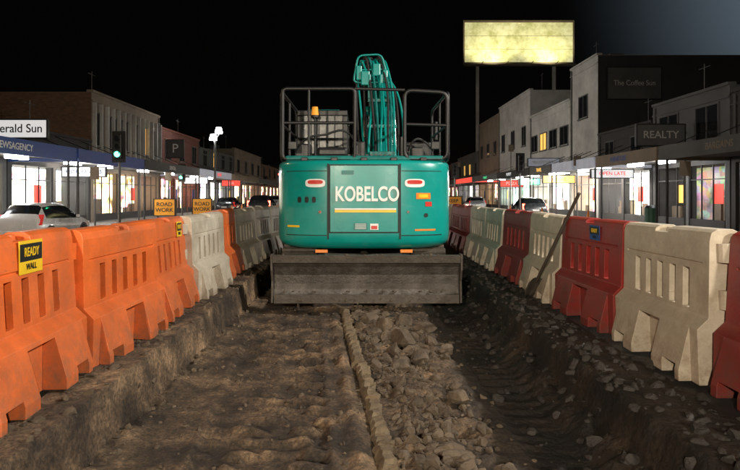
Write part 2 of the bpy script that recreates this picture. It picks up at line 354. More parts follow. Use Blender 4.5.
V=[];F=[]
y=1.6
while y<8.2:
    L=random.uniform(0.5,1.2); y1=min(8.3,y+L)
    n_=18
    dx=random.uniform(-0.014,0.014); dz=random.uniform(-0.03,0.008)
    k0=len(V)
    for j in range(n_+1):
        yy=y+(y1-y)*j/n_; cx=kerbx(yy)+dx; zz=0.045+dz
        for (ox,oz) in ((-0.055,-0.1),(-0.055,0.0),(-0.03,0.02),(0.035,0.022),(0.06,0.0),(0.065,-0.1)):
            e=0.03*noise.noise(Vector((ox*20+yy*9,oz*30,yy*8)))+0.012*noise.noise(Vector((ox*60,yy*31,3)))
            V.append((cx+ox+e,yy,zz+oz+e*1.2))
    for j in range(n_):
        for i in range(5): a=k0+j*6+i; F.append((a,a+1,a+7,a+6))
    F.append(tuple(k0+i for i in range(6))); F.append(tuple(k0+n_*6+i for i in range(6))[::-1])
    y=y1+random.uniform(0.01,0.05)
meshobj('buried_kerb',V,F,M['kerb'])

bm=bmesh.new(); bmesh.ops.create_icosphere(bm,subdivisions=2,radius=1); bm.verts.ensure_lookup_table()
IV=[v.co.copy() for v in bm.verts]; IF=[tuple(v.index for v in f.verts) for f in bm.faces]; bm.free()
def add_stone(V,F,c,s,flat=0.65,seed=None):
    sd=random.uniform(0,999) if seed is None else seed
    rot=Matrix.Rotation(random.uniform(0,6.28),3,'Z')@Matrix.Rotation(random.uniform(-0.5,0.5),3,'X')
    sc_=Vector((random.uniform(0.7,1.4),random.uniform(0.6,1.1),random.uniform(0.5,0.95)*flat/0.65))
    k=len(V)
    cuts=[(Vector((random.gauss(0,1),random.gauss(0,1),random.gauss(0,1))).normalized(),random.uniform(0.45,0.75)) for _ in range(9)]
    for v in IV:
        p=v.copy()
        for nn,d in cuts:
            t=p.dot(nn)
            if t>d: p-=nn*(t-d)
        p*=1+0.25*noise.noise(v*1.8+Vector((sd,0,0)))
        p=Vector((p.x*sc_.x,p.y*sc_.y,p.z*sc_.z)); p=rot@p*s
        V.append((c[0]+p.x,c[1]+p.y,c[2]+p.z))
    F+= [tuple(k+i for i in f) for f in IF]
V=[];F=[]
for i in range(760):
    y=random.uniform(2.2,8.6); kx=kerbx(y)
    x=kx+0.10+abs(random.gauss(0,0.38))
    if x>1.05: continue
    s=random.choice([0.015,0.02,0.025,0.03,0.04,0.05]) if random.random()<0.93 else random.uniform(0.06,0.085)
    add_stone(V,F,(x,y,H(x,y)+s*0.08),s)
for i in range(34):
    y=random.uniform(5.3,7.9); x=kerbx(y)+random.uniform(0.15,0.8)
    s=random.uniform(0.06,0.12); add_stone(V,F,(x,y,H(x,y)+s*0.1),s)
for (x,y,s) in ((0.74,4.55,0.135),(0.55,5.6,0.12),(0.42,6.3,0.15),(0.25,6.9,0.13),(0.48,3.9,0.07),(0.32,4.9,0.08),(0.72,6.8,0.12),(0.4,3.4,0.06),(0.3,5.9,0.11),(0.85,6.0,0.10),(0.1,7.4,0.13),(0.5,7.3,0.14)):
    add_stone(V,F,(x,y,H(x,y)+s*0.36),s,0.8)
for i in range(900):
    y=random.uniform(2.3,8.5); x=random.uniform(-1.6,1.0); s=random.choice((0.006,0.009,0.012,0.018,0.024))
    add_stone(V,F,(x,y,H(x,y)+s*0.2),s)
for i in range(260):
    y=random.uniform(2.6,12); x=random.uniform(-1.9,-1.5); s=random.choice((0.008,0.012,0.02,0.03,0.04))
    add_stone(V,F,(x,y,H(x,y)+s*0.2),s)
meshobj('rubble',V,F,M['stone'])
V=[];F=[]
for i in range(900):
    y=random.uniform(2.4,12); x=random.choice([random.uniform(1.0,2.1),random.uniform(1.5,2.1)]); s=random.choice((0.008,0.012,0.018,0.025,0.04,0.055))
    add_stone(V,F,(x,y,H(x,y)+s*0.1),s)
meshobj('dark_gravel',V,F,M['stone_d'])

# ---------------------------------------------------------------- barriers
def make_barrier_mesh(L):
    prof=[(-0.28,0.0),(-0.28,0.07),(-0.20,0.36),(-0.125,0.43),(-0.10,0.93),(-0.085,0.98),(-0.05,1.0),(0.05,1.0),(0.085,0.98),(0.10,0.93),(0.125,0.43),(0.20,0.36),(0.28,0.07),(0.28,0.0)]
    o=prism('tmp_body',prof,-L/2,L/2,None,axis='Y')
    bmx=bmesh.new(); bmx.from_mesh(o.data); bmesh.ops.recalc_face_normals(bmx,faces=bmx.faces); bmx.to_mesh(o.data); bmx.free()
    cuts=[]
    ns=5; w=0.085; gap=0.195
    for i in range(ns):
        c=(i-(ns-1)/2)*gap
        cuts.append((-0.5,0.5,c-w/2,c+w/2,0.46,0.73))
    for s in(-1,1):
        cuts.append((min(s*0.13,s*0.6),max(s*0.13,s*0.6),-0.17,0.17,-0.1,0.33))
        cuts.append((-0.6,0.6,s*0.43-0.09,s*0.43+0.09,-0.1,0.10))
        cuts.append((min(s*0.20,s*0.6),max(s*0.20,s*0.6),-L/2-0.1,-L/2+0.10,-0.1,0.5))
        cuts.append((min(s*0.20,s*0.6),max(s*0.20,s*0.6),L/2-0.10,L/2+0.1,-0.1,0.5))
        cuts.append((min(s*0.098,s*0.6),max(s*0.098,s*0.6),-L/2+0.08,L/2-0.08,0.765,0.78))
    cuts.append((-0.2,0.2,-0.10,0.10,0.955,1.2))
    c=multibox('tmp_cut',cuts,None)
    md=o.modifiers.new('b','BOOLEAN'); md.operation='DIFFERENCE'; md.solver='EXACT'; md.object=c; md.use_self=True
    bv=o.modifiers.new('bv','BEVEL'); bv.width=0.016; bv.segments=3; bv.limit_method='ANGLE'; bv.angle_limit=R(25)
    dg=bpy.context.evaluated_depsgraph_get(); dg.update()
    me=bpy.data.meshes.new_from_object(o.evaluated_get(dg))
    bmx=bmesh.new(); bmx.from_mesh(me)
    for s,zs in ((-1,(0.2,0.55,0.85)),(1,(0.3,0.68))):
        for z in zs:
            bmesh.ops.create_cone(bmx,cap_ends=True,segments=14,radius1=0.06,radius2=0.06,depth=0.12,matrix=Matrix.Translation((0,s*(L/2+0.01),z)))
    bmesh.ops.create_cone(bmx,cap_ends=True,segments=16,radius1=0.05,radius2=0.045,depth=0.035,matrix=Matrix.Translation((0,0,0.972)))
    bmx.to_mesh(me); bmx.free()
    bpy.data.objects.remove(o); bpy.data.objects.remove(c)
    me.name='plastic_barrier'
    return me
base=make_barrier_mesh(1.36)
meshes={}
for c in('orange','red','white'):
    me=base.copy(); me.materials.clear(); me.materials.append(M[c])
    for p in me.polygons: p.material_index=0
    meshes[c]=me
def barrier(x,y,c,rot=0,sy=1.0,z=ROADZ+0.003):
    o=bpy.data.objects.new('plastic_barrier',meshes[c]); COL.objects.link(o)
    o.location=(x,y,z+random.uniform(0,0.02)); o.rotation_euler=(R(random.uniform(-0.8,0.8)),R(random.uniform(-2,2)),R(rot)); o.scale=(1,sy,1)
    return o
left=[(3.60,-2.13,'orange',3),(5.02,-2.11,'orange',-2.5),(6.40,-2.14,'orange',3),(7.78,-2.10,'white',-2.5),(9.18,-2.17,'orange',1.5),(10.6,-2.15,'white',-3),(12.0,-2.07,'white',-3),(13.4,-2.0,'white',-3),(14.9,-1.93,'orange',-3),(16.4,-1.9,'orange',0),(17.9,-1.9,'white',0),(2.2,-2.17,'orange',1),(0.8,-2.15,'orange',0)]
right=[(3.10,2.44,'red',2),(4.55,2.40,'white',-2.5),(5.98,2.38,'red',2.5),(7.41,2.35,'white',-2),(8.84,2.37,'red',1.5),(10.3,2.34,'white',-1),(11.7,2.36,'white',0.5),(13.15,2.38,'red',0),(14.6,2.4,'red',0),(16.1,2.4,'white',0),(17.6,2.4,'red',0),(1.65,2.42,'white',0),(0.2,2.42,'red',0)]
lb=[barrier(x,y,c,r,1.01) for (y,x,c,r) in left]
rb=[barrier(x,y,c,r,1.03) for (y,x,c,r) in right]
def sticker(b_,side,yc,zc,w,h,m1=M['decalyellow'],txt='READY'):
    x=side*0.112
    box('sticker',min(x,x+side*0.004),max(x,x+side*0.004),yc-w/2,yc+w/2,zc-h/2,zc+h/2,m1,b_)
    box('sticker_band',min(x,x+side*0.006),max(x,x+side*0.006),yc-w/2+0.008,yc+w/2-0.008,zc-h*0.12,zc+h*0.40,M['black'],b_)
    text('sticker_text',txt,(x+side*0.008,yc,zc+h*0.14),(R(90),0,R(90*side)),h*0.38,M['decalyellow'],b_,0.001,0.001,0.75)
    text('sticker_text2','WALL',(x+side*0.006,yc,zc-h*0.30),(R(90),0,R(90*side)),h*0.26,M['black'],b_,0.001,0.001,0.9)
sticker(lb[0],1,0.06,0.855,0.28,0.20)
sticker(lb[2],1,0.40,0.86,0.2,0.17)
sticker(rb[2],-1,-0.15,0.87,0.22,0.14,M['bluesign'])

# ---------------------------------------------------------------- excavator
EX=empty('excavator')
CX=0.03; YR=8.8; A=1.34; D=0.80; NN=2.9
def cwy(x,inset=0.0):
    t=min(1,abs((x-CX)/(A-inset))); return YR+inset+(D)*(1-(1-t**NN)**(1/NN))
def plan(inset):
    pts=[]
    for i in range(49):
        a=-math.pi/2+math.pi*i/48
        s=math.sin(a); xx=math.copysign(abs(s)**0.9,s)*(A-inset)+CX
        pts.append((xx,cwy(xx,inset)))
    pts.append((CX+A-inset,YR+1.5)); pts.append((CX-A+inset,YR+1.5))
    return pts
levels=[(0.80,0.15),(0.81,0.12),(0.86,0.04),(0.92,0.010),(1.02,0.0),(1.5,0.0),(1.97,0.0),(2.06,0.006),(2.09,0.02),(2.11,0.045)]
V=[];F=[]
for z,ins in levels:
    for p in plan(ins): V.append((p[0],p[1],z))
k=len(plan(0))
for j in range(len(levels)-1):
    for i in range(k): F.append((j*k+i,j*k+(i+1)%k,(j+1)*k+(i+1)%k,(j+1)*k+i))
F.append(tuple(range(k))[::-1]); F.append(tuple((len(levels)-1)*k+i for i in range(k)))
o=meshobj('counterweight',V,F,M['teal'],EX,smooth=True)
o.data.polygons[-1].use_smooth=False
def patch(name,x0,x1,z0,z1,m,off=0.004,n_=10,inset=0.0):
    V=[];F=[]
    for i in range(n_+1):
        x=x0+(x1-x0)*i/n_; y=cwy(x,inset)-off
        V+=[(x,y,z0),(x,y,z1)]
    for i in range(n_): F.append((2*i,2*i+2,2*i+3,2*i+1))
    return meshobj(name,V,F,m,EX)
for x in(-0.50,0.56): patch('seam',x-0.013,x+0.013,0.95,2.06,M['seam'],n_=1)
patch('seam_h',-1.14,-0.52,1.00,1.012,M['seam']); patch('seam_h',0.58,1.20,1.00,1.012,M['seam'])
patch('seam_h',-1.14,-0.52,1.95,1.96,M['seam']); patch('seam_h',0.58,1.20,1.95,1.96,M['seam'])
patch('rear_door',-0.465,0.525,1.06,2.03,M['teal'],off=0.014,n_=16)
patch('door_seam',-0.485,0.545,1.04,2.05,M['seam'],off=0.004,n_=16)  # dark seam showing around the rear door
patch('stripe',-0.40,0.50,1.385,1.405,M['decalwhite'],off=0.019,n_=16)
patch('stripe2',-0.40,0.50,1.345,1.381,M['decalyellow'],off=0.019,n_=16)
def oval(name,xc,zc,w,h,m,off):
    V=[(xc,cwy(xc)-off,zc)];F=[]
    for i in range(20):
        a=2*math.pi*i/20; c_=math.cos(a); s_=math.sin(a)
        xx=xc+w*math.copysign(abs(c_)**0.6,c_); V.append((xx,cwy(xx)-off,zc+h*math.copysign(abs(s_)**0.6,s_)))
    for i in range(20): F.append((0,1+i,1+(i+1)%20))
    meshobj(name,V,F,m,EX)
for x in(-0.69,0.78):
    oval('warning_label',x,1.775,0.15,0.062,M['decalwhite'],0.006); oval('warning_label_red',x,1.79,0.115,0.030,M['decalred'],0.009)
for x in (-0.82,-0.93,-0.71): oval('door_latch',x,1.53,0.03,0.045,M['seam'],0.005)
oval('door_latch',0.95,1.30,0.03,0.03,M['seam'],0.005)
oval('lock',-0.62,1.35,0.02,0.02,M['chrome'],0.005); oval('lock',0.68,1.35,0.02,0.02,M['chrome'],0.005)
patch('sticker_a',-1.12,-0.93,1.12,1.15,M['decalyellow'],off=0.005)
patch('sticker_a',-0.12,0.08,1.09,1.19,M['teal_d'],off=0.019)
multibox('sticker_text_rows',[(-0.10,0.06,YR-0.024,YR-0.021,1.105+i*0.022,1.112+i*0.022) for i in range(4)],M['decalwhite'],EX)
patch('sticker_b',0.80,1.02,1.54,1.63,M['decalorange'],off=0.005)
patch('sticker_b2',0.84,0.98,1.56,1.61,M['decalyellow'],off=0.008)
patch('sticker_b',0.94,1.04,1.43,1.50,M['decalred'],off=0.005)
patch('sticker_c',0.12,0.24,1.09,1.18,M['decalwhite'],off=0.019,n_=3)
patch('sticker_c2',0.135,0.225,1.10,1.15,M['decalred'],off=0.022,n_=3)
patch('sticker_d',0.78,1.10,1.07,1.095,M['decalorange'],off=0.005)
patch('sticker_d',-0.30,-0.12,1.90,1.96,M['teal_d'],off=0.019)
text('brand_lettering','KOBELCO',(CX+0.045,YR-0.016,1.605),(R(90),0,0),0.30,M['decalwhite'],EX,0.008,0.0065,0.69)
for x in(-0.60,0.66):
    box('rear_reflector',x-0.09,x+0.09,YR+0.10,YR+0.14,0.745,0.79,M['decalorange'],EX)
box('upper_frame',CX-1.25,CX+1.25,9.9,12.6,0.95,1.25,M['black'],EX,0.02)
box('engine_hood',CX-1.22,CX+1.27,9.65,10.6,1.25,2.14,M['teal'],EX,0.05)
box('hood_top',CX-1.21,CX+1.23,9.12,10.5,2.113,2.20,M['teal_d'],EX,0.04)
box('hood_gap',CX-1.22,CX+1.24,9.15,10.5,2.10,2.112,M['seam'],EX)
multibox('hood_hinges',[(CX-0.95+i*0.45,CX-0.85+i*0.45,9.05,9.2,2.115,2.17) for i in range(5)],M['black'],EX,0.01)
box('fuel_tank',CX+0.62,CX+1.27,10.65,12.3,1.25,2.05,M['teal'],EX,0.05)
box('turntable_cover',CX-0.6,CX+0.6,10.6,12.4,1.25,1.75,M['black'],EX,0.03)
cyl('swing_bearing',(CX,10.7,0.86),0.6,0.22,'Z',M['black'],EX,36)
cyl('exhaust_pipe',(CX+0.62,9.75,2.36),0.055,0.36,'Z',M['black'],EX)
multibox('vent_grille',[(CX-0.25+i*0.07,CX-0.21+i*0.07,9.3,9.9,2.20,2.23) for i in range(10)],M['black'],EX)
cx0,cx1,cy0,cy1,cz0,cz1=-1.16,-0.26,10.75,12.4,1.25,3.02
multibox('cab_frame',[(cx0,cx0+0.09,cy0,cy0+0.09,cz0,cz1),(cx1-0.09,cx1,cy0,cy0+0.09,cz0,cz1),(cx0,cx0+0.07,cy1-0.07,cy1,cz0,cz1),(cx1-0.07,cx1,cy1-0.07,cy1,cz0,cz1),
    (cx0+0.002,cx1-0.002,cy0+0.002,cy1-0.002,cz1,cz1+0.10),(cx0+0.09,cx1-0.09,cy0+0.01,cy0+0.08,cz0,2.25),(cx0+0.01,cx0+0.08,cy0+0.09,cy1-0.07,cz0,1.9),(cx1-0.08,cx1-0.01,cy0+0.09,cy1-0.07,cz0,1.9),(cx0+0.01,cx0+0.07,11.55,11.63,1.9,cz1)],M['black'],EX,0.015)
box('cab_roof_hatch',cx0+0.15,cx1-0.15,cy0+0.25,cy1-0.3,cz1+0.10,cz1+0.15,M['teal_d'],EX,0.02)
box('cab_rear_window',cx0+0.09,cx1-0.09,cy0+0.03,cy0+0.045,2.25,cz1,M['cabglass'],EX)
box('cab_side_window',cx0+0.03,cx0+0.04,cy0+0.09,cy1-0.07,1.9,cz1,M['cabglass'],EX)
box('cab_side_window',cx1-0.04,cx1-0.03,cy0+0.09,cy1-0.07,1.9,cz1,M['cabglass'],EX)
multibox('cab_window_guard',[(cx0+0.1+i*0.14,cx0+0.115+i*0.14,cy0-0.02,cy0-0.005,2.25,cz1) for i in range(1,5)]+[(cx0+0.08,cx1-0.08,cy0-0.035,cy0-0.021,2.6,2.62)],M['black'],EX)
cyl('beacon',(-0.83,10.6,3.08),0.065,0.15,'Z',M['amber'],EX,18,0.05); cyl('beacon_base',(-0.83,10.6,2.985),0.075,0.04,'Z',M['black'],EX)
tube('beacon_stand',[(-0.83,10.6,2.2),(-0.83,10.6,2.97)],0.02,M['black'],EX)
def rail(pts,r=0.026,cyc=False): tube('handrail',pts,r,M['black'],EX,cyclic=cyc)
yb=9.15
rail(rrect((CX-1.24,yb,2.15),(CX-1.24,yb,3.22),(CX-0.14,yb,3.22),(CX-0.14,yb,2.15),0.07),0.028,True)
rail(rrect((CX+0.62,yb,2.15),(CX+0.62,yb,3.20),(CX+1.27,yb,3.16),(CX+1.27,yb,2.15),0.12),0.030,True)
rail([(CX-0.14,yb,3.22),(CX+0.62,yb,3.2)],0.024)
rail([(CX-1.24,yb,2.70),(CX-0.14,yb,2.70)],0.024); rail([(CX+0.62,yb,2.68),(CX+1.27,yb,2.66)],0.024); rail([(CX-0.84,yb,2.2),(CX-0.84,yb,3.2)],0.02)
for s,xx in((-1,CX-1.26),(1,CX+1.29)):
    rail(rrect((xx,yb+0.05,2.15),(xx,yb+0.05,3.18),(xx,11.3,3.18),(xx,11.3,2.0)),0.026,True)
    rail([(xx,yb+0.05,2.68),(xx,11.3,2.68)],0.02); rail([(xx,10.2,2.1),(xx,10.2,3.18)],0.02)
box('mirror',CX+1.30,CX+1.36,11.0,11.05,2.6,2.95,M['black'],EX,0.02)
box('work_lamp',CX+1.03,CX+1.16,yb+0.03,yb+0.13,2.30,2.42,M['black'],EX,0.01)
box('work_lamp',CX-1.16,CX-1.03,yb+0.03,yb+0.13,2.30,2.42,M['black'],EX,0.01)
box('toolbox',CX+0.68,CX+1.15,10.2,10.6,2.20,2.50,M['black'],EX,0.03)
box('air_filter_cover',CX-0.75,CX-0.25,9.5,9.9,2.20,2.36,M['black'],EX,0.05)
multibox('deck_equipment',[(CX-1.1,CX-0.85,9.6,9.9,2.2,2.42),(CX+0.75,CX+0.95,9.5,9.8,2.2,2.36),(CX-0.18,CX+0.02,9.6,9.8,2.2,2.46)],M['black'],EX,0.02)
tube('deck_cable',[(CX-1.1,9.6,2.3),(CX-0.9,9.5,2.6),(CX-0.6,9.6,2.45),(CX-0.3,9.5,2.75),(CX-0.1,9.6,2.4)],0.018,M['rubber'],EX,smooth=True)
tube('deck_cable',[(CX+0.7,9.5,2.3),(CX+0.8,9.5,2.6),(CX+0.95,9.6,2.5),(CX+1.1,9.5,2.3)],0.018,M['rubber'],EX,smooth=True)
BO=empty('boom_assembly',(0,0,1.6*(1-0.86)),0,EX); BO.scale=(1,1,0.86)
BX=0.38
prism('boom',[(11.3,1.55),(11.75,1.5),(12.5,2.6),(13.1,3.7),(13.9,4.15),(15.6,3.55),(16.1,3.2),(16.2,3.5),(15.8,3.9),(14.0,4.72),(12.9,4.45),(12.0,3.2)],BX-0.21,BX+0.21,M['teal'],BO,0.02)
for s in(-1,1):
    prism('boom_bracket',[(11.1,1.2),(11.9,1.2),(11.9,1.9),(11.5,2.15),(11.1,1.9)],BX+s*0.25-0.05,BX+s*0.25+0.05,M['teal_d'],BO,0.01)
    tube('boom_cylinder',[(BX+s*0.31,12.3,1.4),(BX+s*0.31,12.65,2.8)],0.09,M['teal'],BO)
    tube('boom_cylinder_rod',[(BX+s*0.31,12.65,2.8),(BX+s*0.31,13.05,3.7)],0.045,M['chrome'],BO)
    cyl('cylinder_pin',(BX+s*0.22,13.05,3.72),0.12,0.2,'X',M['teal'],BO)
cyl('boom_pin',(BX,11.5,1.75),0.07,0.72,'X',M['steel'],BO)
tube('arm_cylinder',[(BX-0.1,12.5,4.25),(BX,14.2,5.05)],0.11,M['teal'],BO)
tube('arm_cylinder_rod',[(BX,14.2,5.05),(BX,15.6,5.0)],0.05,M['chrome'],BO)
multibox('arm_cylinder_bracket',[(BX-0.26,BX-0.20,12.3,12.7,3.9,4.48),(BX-0.02,BX+0.04,12.3,12.7,3.9,4.48)],M['teal'],BO,0.01)
prism('stick',[(15.3,5.2),(15.9,5.25),(16.3,3.3),(16.6,1.6),(16.3,1.5),(15.8,3.2)],BX-0.14,BX+0.14,M['teal'],BO,0.02)
prism('bucket',[(15.7,1.55),(16.7,1.6),(17.0,1.1),(16.6,0.5),(15.9,0.35),(15.4,0.7),(15.9,0.8),(16.2,1.1)],BX-0.4,BX+0.4,M['steel'],BO,0.02)
for i,dx in enumerate((-0.22,-0.15,-0.08,0.0,0.07,0.13,0.19,0.25)):
    w=random.uniform(-0.06,0.06); h_=random.uniform(-0.15,0.22)
    mm=(M['teal'],M['rubber'],M['teal_d'],M['teal'])[i%4]
    tube('hydraulic_hose',[(BX+dx*1.2,11.2,1.8),(BX+dx+w,11.2,2.5),(BX+dx,11.75,3.2),(BX+dx-w,12.3,3.9+h_),(BX+dx-0.1,12.4,4.55+h_),(BX+dx-0.2,12.6,4.95+h_),(BX+dx-0.22,12.7,4.5),(BX+dx-0.15,13.0,4.3)],0.024,mm,BO,smooth=True)
for i,(dx,dt) in enumerate(((-0.45,-0.5),(-0.36,-0.55),(0.34,0.1),(0.44,0.0),(-0.3,-0.35))):
    tube('hydraulic_hose',[(BX+dx*0.5,11.3,1.9),(BX+dx,11.6,2.6),(BX+dx*1.05,12.1,3.4),(BX+dx*0.8+dt*0.3,12.4,4.2),(BX+dt*0.9,12.5,4.6),(BX+dt*0.6,12.6,4.95+0.04*i),(BX-0.1,12.7,4.8),(BX+dx*0.2,13.1,4.5)],0.022,M['teal'] if i%2 else M['rubber'],BO,smooth=True)
multibox('hose_clamps',[(BX-0.28,BX+0.30,11.70,11.78,3.12,3.20),(BX-0.26,BX+0.28,12.2,12.28,3.8,3.88),(BX-0.24,BX+0.24,11.22,11.3,2.45,2.55)],M['teal_d'],BO,0.01)
multibox('valve_block',[(BX-0.40,BX-0.22,12.3,12.5,4.22,4.56),(BX-0.16,BX+0.0,12.35,12.5,4.45,4.75),(BX-0.50,BX-0.38,12.35,12.45,4.35,4.7),(BX+0.05,BX+0.15,12.35,12.45,4.3,4.6)],M['teal'],BO,0.02)
tube('boom_guard',rrect((BX-0.56,12.4,4.3),(BX-0.46,12.4,4.95),(BX+0.02,12.4,4.98),(BX+0.18,12.4,4.3),0.12),0.022,M['teal'],BO,cyclic=True)
tube('boom_guard',[(BX-0.52,12.4,4.6),(BX+0.10,12.4,4.62)],0.018,M['teal'],BO)
for s in(-1,1):
    xa=CX+s*0.98
    path=[]
    for i in range(13):
        a=math.pi/2+math.pi*i/12; path.append((9.35+0.36*math.cos(a),0.42+0.36*math.sin(a)))
    for i in range(13):
        a=-math.pi/2+math.pi*i/12; path.append((12.0+0.36*math.cos(a),0.42+0.36*math.sin(a)))
    prism('track_belt',path,xa-0.22,xa+0.22,M['rubber'],EX)
    V=[];F=[]
    k=len(path); tot=0; seg=[]
    for i in range(k):
        a=Vector(path[i]); b_=Vector(path[(i+1)%k]); seg.append((tot,a,b_)); tot+=(b_-a).length
    n_=int(tot/0.17)
    for q in range(n_):
        d=q*tot/n_
        for (t0,a,b_) in reversed(seg):
            if d>=t0: break
        dr=(b_-a).normalized(); p=a+dr*(d-t0); nr=Vector((dr.y,-dr.x))
        k0=len(V)
        for xx in(xa-0.26,xa+0.26):
            for (u,v) in((-0.075,-0.01),(0.075,-0.01),(0.075,0.02),(0.03,0.022),(0.02,0.055),(-0.0,0.055),(-0.01,0.022),(-0.075,0.02)):
                w=p+dr*u+nr*v; V.append((xx,w.x,w.y))
        F.append(tuple(k0+i for i in range(8))[::-1]); F.append(tuple(k0+8+i for i in range(8)))
        for i in range(8): F.append((k0+i,k0+(i+1)%8,k0+8+(i+1)%8,k0+8+i))
    meshobj('track_shoes',V,F,M['steel'],EX)
    box('track_frame',xa-0.17,xa+0.17,9.6,11.8,0.25,0.6,M['black'],EX,0.03)
    cyl('idler_wheel',(xa,9.35,0.42),0.3,0.36,'X',M['steel'],EX)
box('car_body',CX-0.78,CX+0.78,9.8,11.6,0.4,0.76,M['black'],EX,0.04)
bx0,bx1=-1.19,1.31
prof=[(8.04,0.20),(8.10,0.27),(8.13,0.40),(8.12,0.52),(8.07,0.63),(8.0,0.71),(7.97,0.79),(8.03,0.80),(8.09,0.76),(8.15,0.66),(8.19,0.52),(8.19,0.38),(8.14,0.25),(8.08,0.18)]
prism('blade',prof,bx0,bx1,M['steel_l'],EX)
box('blade_cutting_edge',bx0+0.01,bx1-0.01,8.015,8.04,0.15,0.27,M['steel'],EX,0.004)
prism('blade_top_lip',[(7.955,0.70),(7.99,0.69),(7.96,0.80),(7.935,0.80)],bx0+0.004,bx1-0.004,M['steel'],EX)
for x in(bx0-0.025,bx1): prism('blade_end_plate',[(8.0,0.16),(8.22,0.16),(8.24,0.6),(8.1,0.812),(7.94,0.812),(7.96,0.6),(8.03,0.45)],x,x+0.025,M['steel'],EX,0.004)
for x in(-0.55,0.62):
    prism('blade_arm',[(8.18,0.30),(8.18,0.55),(9.9,0.62),(9.9,0.42)],x-0.08,x+0.08,M['steel'],EX,0.01)
tube('blade_cylinder',[(CX,8.2,0.6),(CX,9.7,0.7)],0.06,M['steel'],EX)
multibox('blade_rib',[(x-0.012,x+0.012,8.16,8.24,0.25,0.7) for x in(-0.9,-0.3,0.4,1.0)],M['steel'],EX)
V=[];F=[]
for i in range(90):
    x=random.uniform(bx0+0.03,bx1-0.03); z=random.choice((0.19,0.22,0.26,0.30,0.80)); yy={0.19:8.02,0.22:8.03,0.26:8.05,0.30:8.09,0.80:8.0}[z]
    add_stone(V,F,(x,yy,z),random.uniform(0.012,0.032))
meshobj('caked_mud',V,F,M['mud'],EX)

# ---------------------------------------------------------------- shovel
SH=empty('long_handled_shovel')
p0=Vector((1.98,7.15,0.37)); p1=Vector((2.30,6.35,1.62))
d=(p1-p0).normalized()
tube('handle',[tuple(p0+d*0.28),tuple(p1)],0.018,M['wood'],SH)
q=d.to_track_quat('Z','Y').to_matrix()
V=[];F=[]
for i in range(7):
    t=i/6; z=t*0.30; w=0.10*(math.sin(min(1,t*1.6+0.15)*math.pi/2))*(1 if t<0.85 else 0.75)
    for j in range(5):
        u=(j-2)/2; p=q@Vector((u*w,0.03*(1-u*u),z)); V.append(tuple(p0+p))
for i in range(6):
    for j in range(4): a=i*5+j; F.append((a,a+1,a+6,a+5))
o=meshobj('blade',V,F,M['steel'],SH,smooth=True); md=o.modifiers.new('s','SOLIDIFY'); md.thickness=0.004

# ---------------------------------------------------------------- cars
def car(name,loc,rz_,paint,lit=False,scale=1.0):
    E=empty(name,loc,rz_); E.scale=(scale,)*3
    st=[(0.0,0.36,0.80,0.86,0.74,0.62),(0.07,0.28,0.92,0.98,0.82,0.68),(0.20,0.26,0.95,1.12,0.84,0.66),(0.50,0.25,0.95,1.43,0.85,0.60),(1.0,0.25,0.94,1.49,0.86,0.60),(1.7,0.25,0.92,1.50,0.86,0.60),(2.2,0.25,0.91,1.45,0.86,0.60),(2.65,0.25,0.90,1.20,0.86,0.66),(3.05,0.25,0.89,0.97,0.86,0.72),(3.6,0.26,0.80,0.86,0.84,0.68),(3.92,0.3,0.66,0.72,0.78,0.6),(4.02,0.38,0.55,0.58,0.68,0.5)]
    V=[];F=[];MI=[]
    rows=[]
    for (y,zb,be,top,w,wt) in st:
        half=[(w*0.88,zb),(w*0.99,zb+0.14),(w,(zb+be)/2+0.05),(w*0.95,be),(wt+ (w*0.95-wt)*0.12,top-(top-be)*0.15),(wt*0.85,top),(0,top+0.015)]
        pts=[(x,y,z) for x,z in half]+[(-x,y,z) for x,z in half[::-1][1:]]
        rows.append(pts)
    k=len(rows[0])
    for r in rows: V+=r
    for j in range(len(rows)-1):
        for i in range(k-1):
            F.append((j*k+i,(j+1)*k+i,(j+1)*k+i+1,j*k+i+1))
            g=0
            if i in(3,k-5) and 3<=j<=7: g=1
            if i in(5,k-7,4,k-6) and (j in(2,) or j in(6,7)): g=1
            MI.append(g)
        F.append((j*k,j*k+k-1,(j+1)*k+k-1,(j+1)*k)); MI.append(2)
    F.append(tuple(range(k))[::-1]); MI.append(0); F.append(tuple((len(rows)-1)*k+i for i in range(k))); MI.append(0)
    o=meshobj('body',V,F,paint,E,smooth=True); o.data.materials.append(M['glass']); o.data.materials.append(M['black'])
    for p,m_ in zip(o.data.polygons,MI): p.material_index=m_
    bmx=bmesh.new(); bmx.from_mesh(o.data); bmesh.ops.recalc_face_normals(bmx,faces=bmx.faces); bmx.to_mesh(o.data); bmx.free()
    md=o.modifiers.new('b','BEVEL'); md.width=0.02; md.segments=2; md.limit_method='ANGLE'; md.angle_limit=R(35)
    for x in(-0.80,0.80):
        for y in(0.72,3.25):
            cyl('wheel_arch',(x,y,0.34),0.36,0.14,'X',M['black'],E)
            cyl('tyre',(x*1.02,y,0.30),0.30,0.18,'X',M['rubber'],E,bevel=0.02); cyl('hubcap',(x*1.03+math.copysign(0.085,x),y,0.30),0.19,0.02,'X',M['steel_l'],E)
    tl=M['tail_on'] if lit else M['tail']
    for s in(-1,1):
        prism('tail_light',[(0.03,0.72),(0.16,0.72),(0.30,1.10),(0.20,1.10)],min(s*0.66,s*0.845),max(s*0.66,s*0.845),tl,E,0.01)
        box('headlight',min(s*0.45,s*0.72),max(s*0.45,s*0.72),3.9,4.06,0.56,0.72,M['head_on'] if lit else M['whitepaint'],E,0.02)
        box('mirror',min(s*0.88,s*1.0),max(s*0.88,s*1.0),2.55,2.65,0.92,1.04,paint,E,0.02)
    box('number_plate',-0.22,0.22,-0.02,0.0,0.62,0.73,M['decalwhite'],E)
    box('rear_bumper',-0.76,0.76,-0.06,0.08,0.30,0.50,paint,E,0.03)
    return E
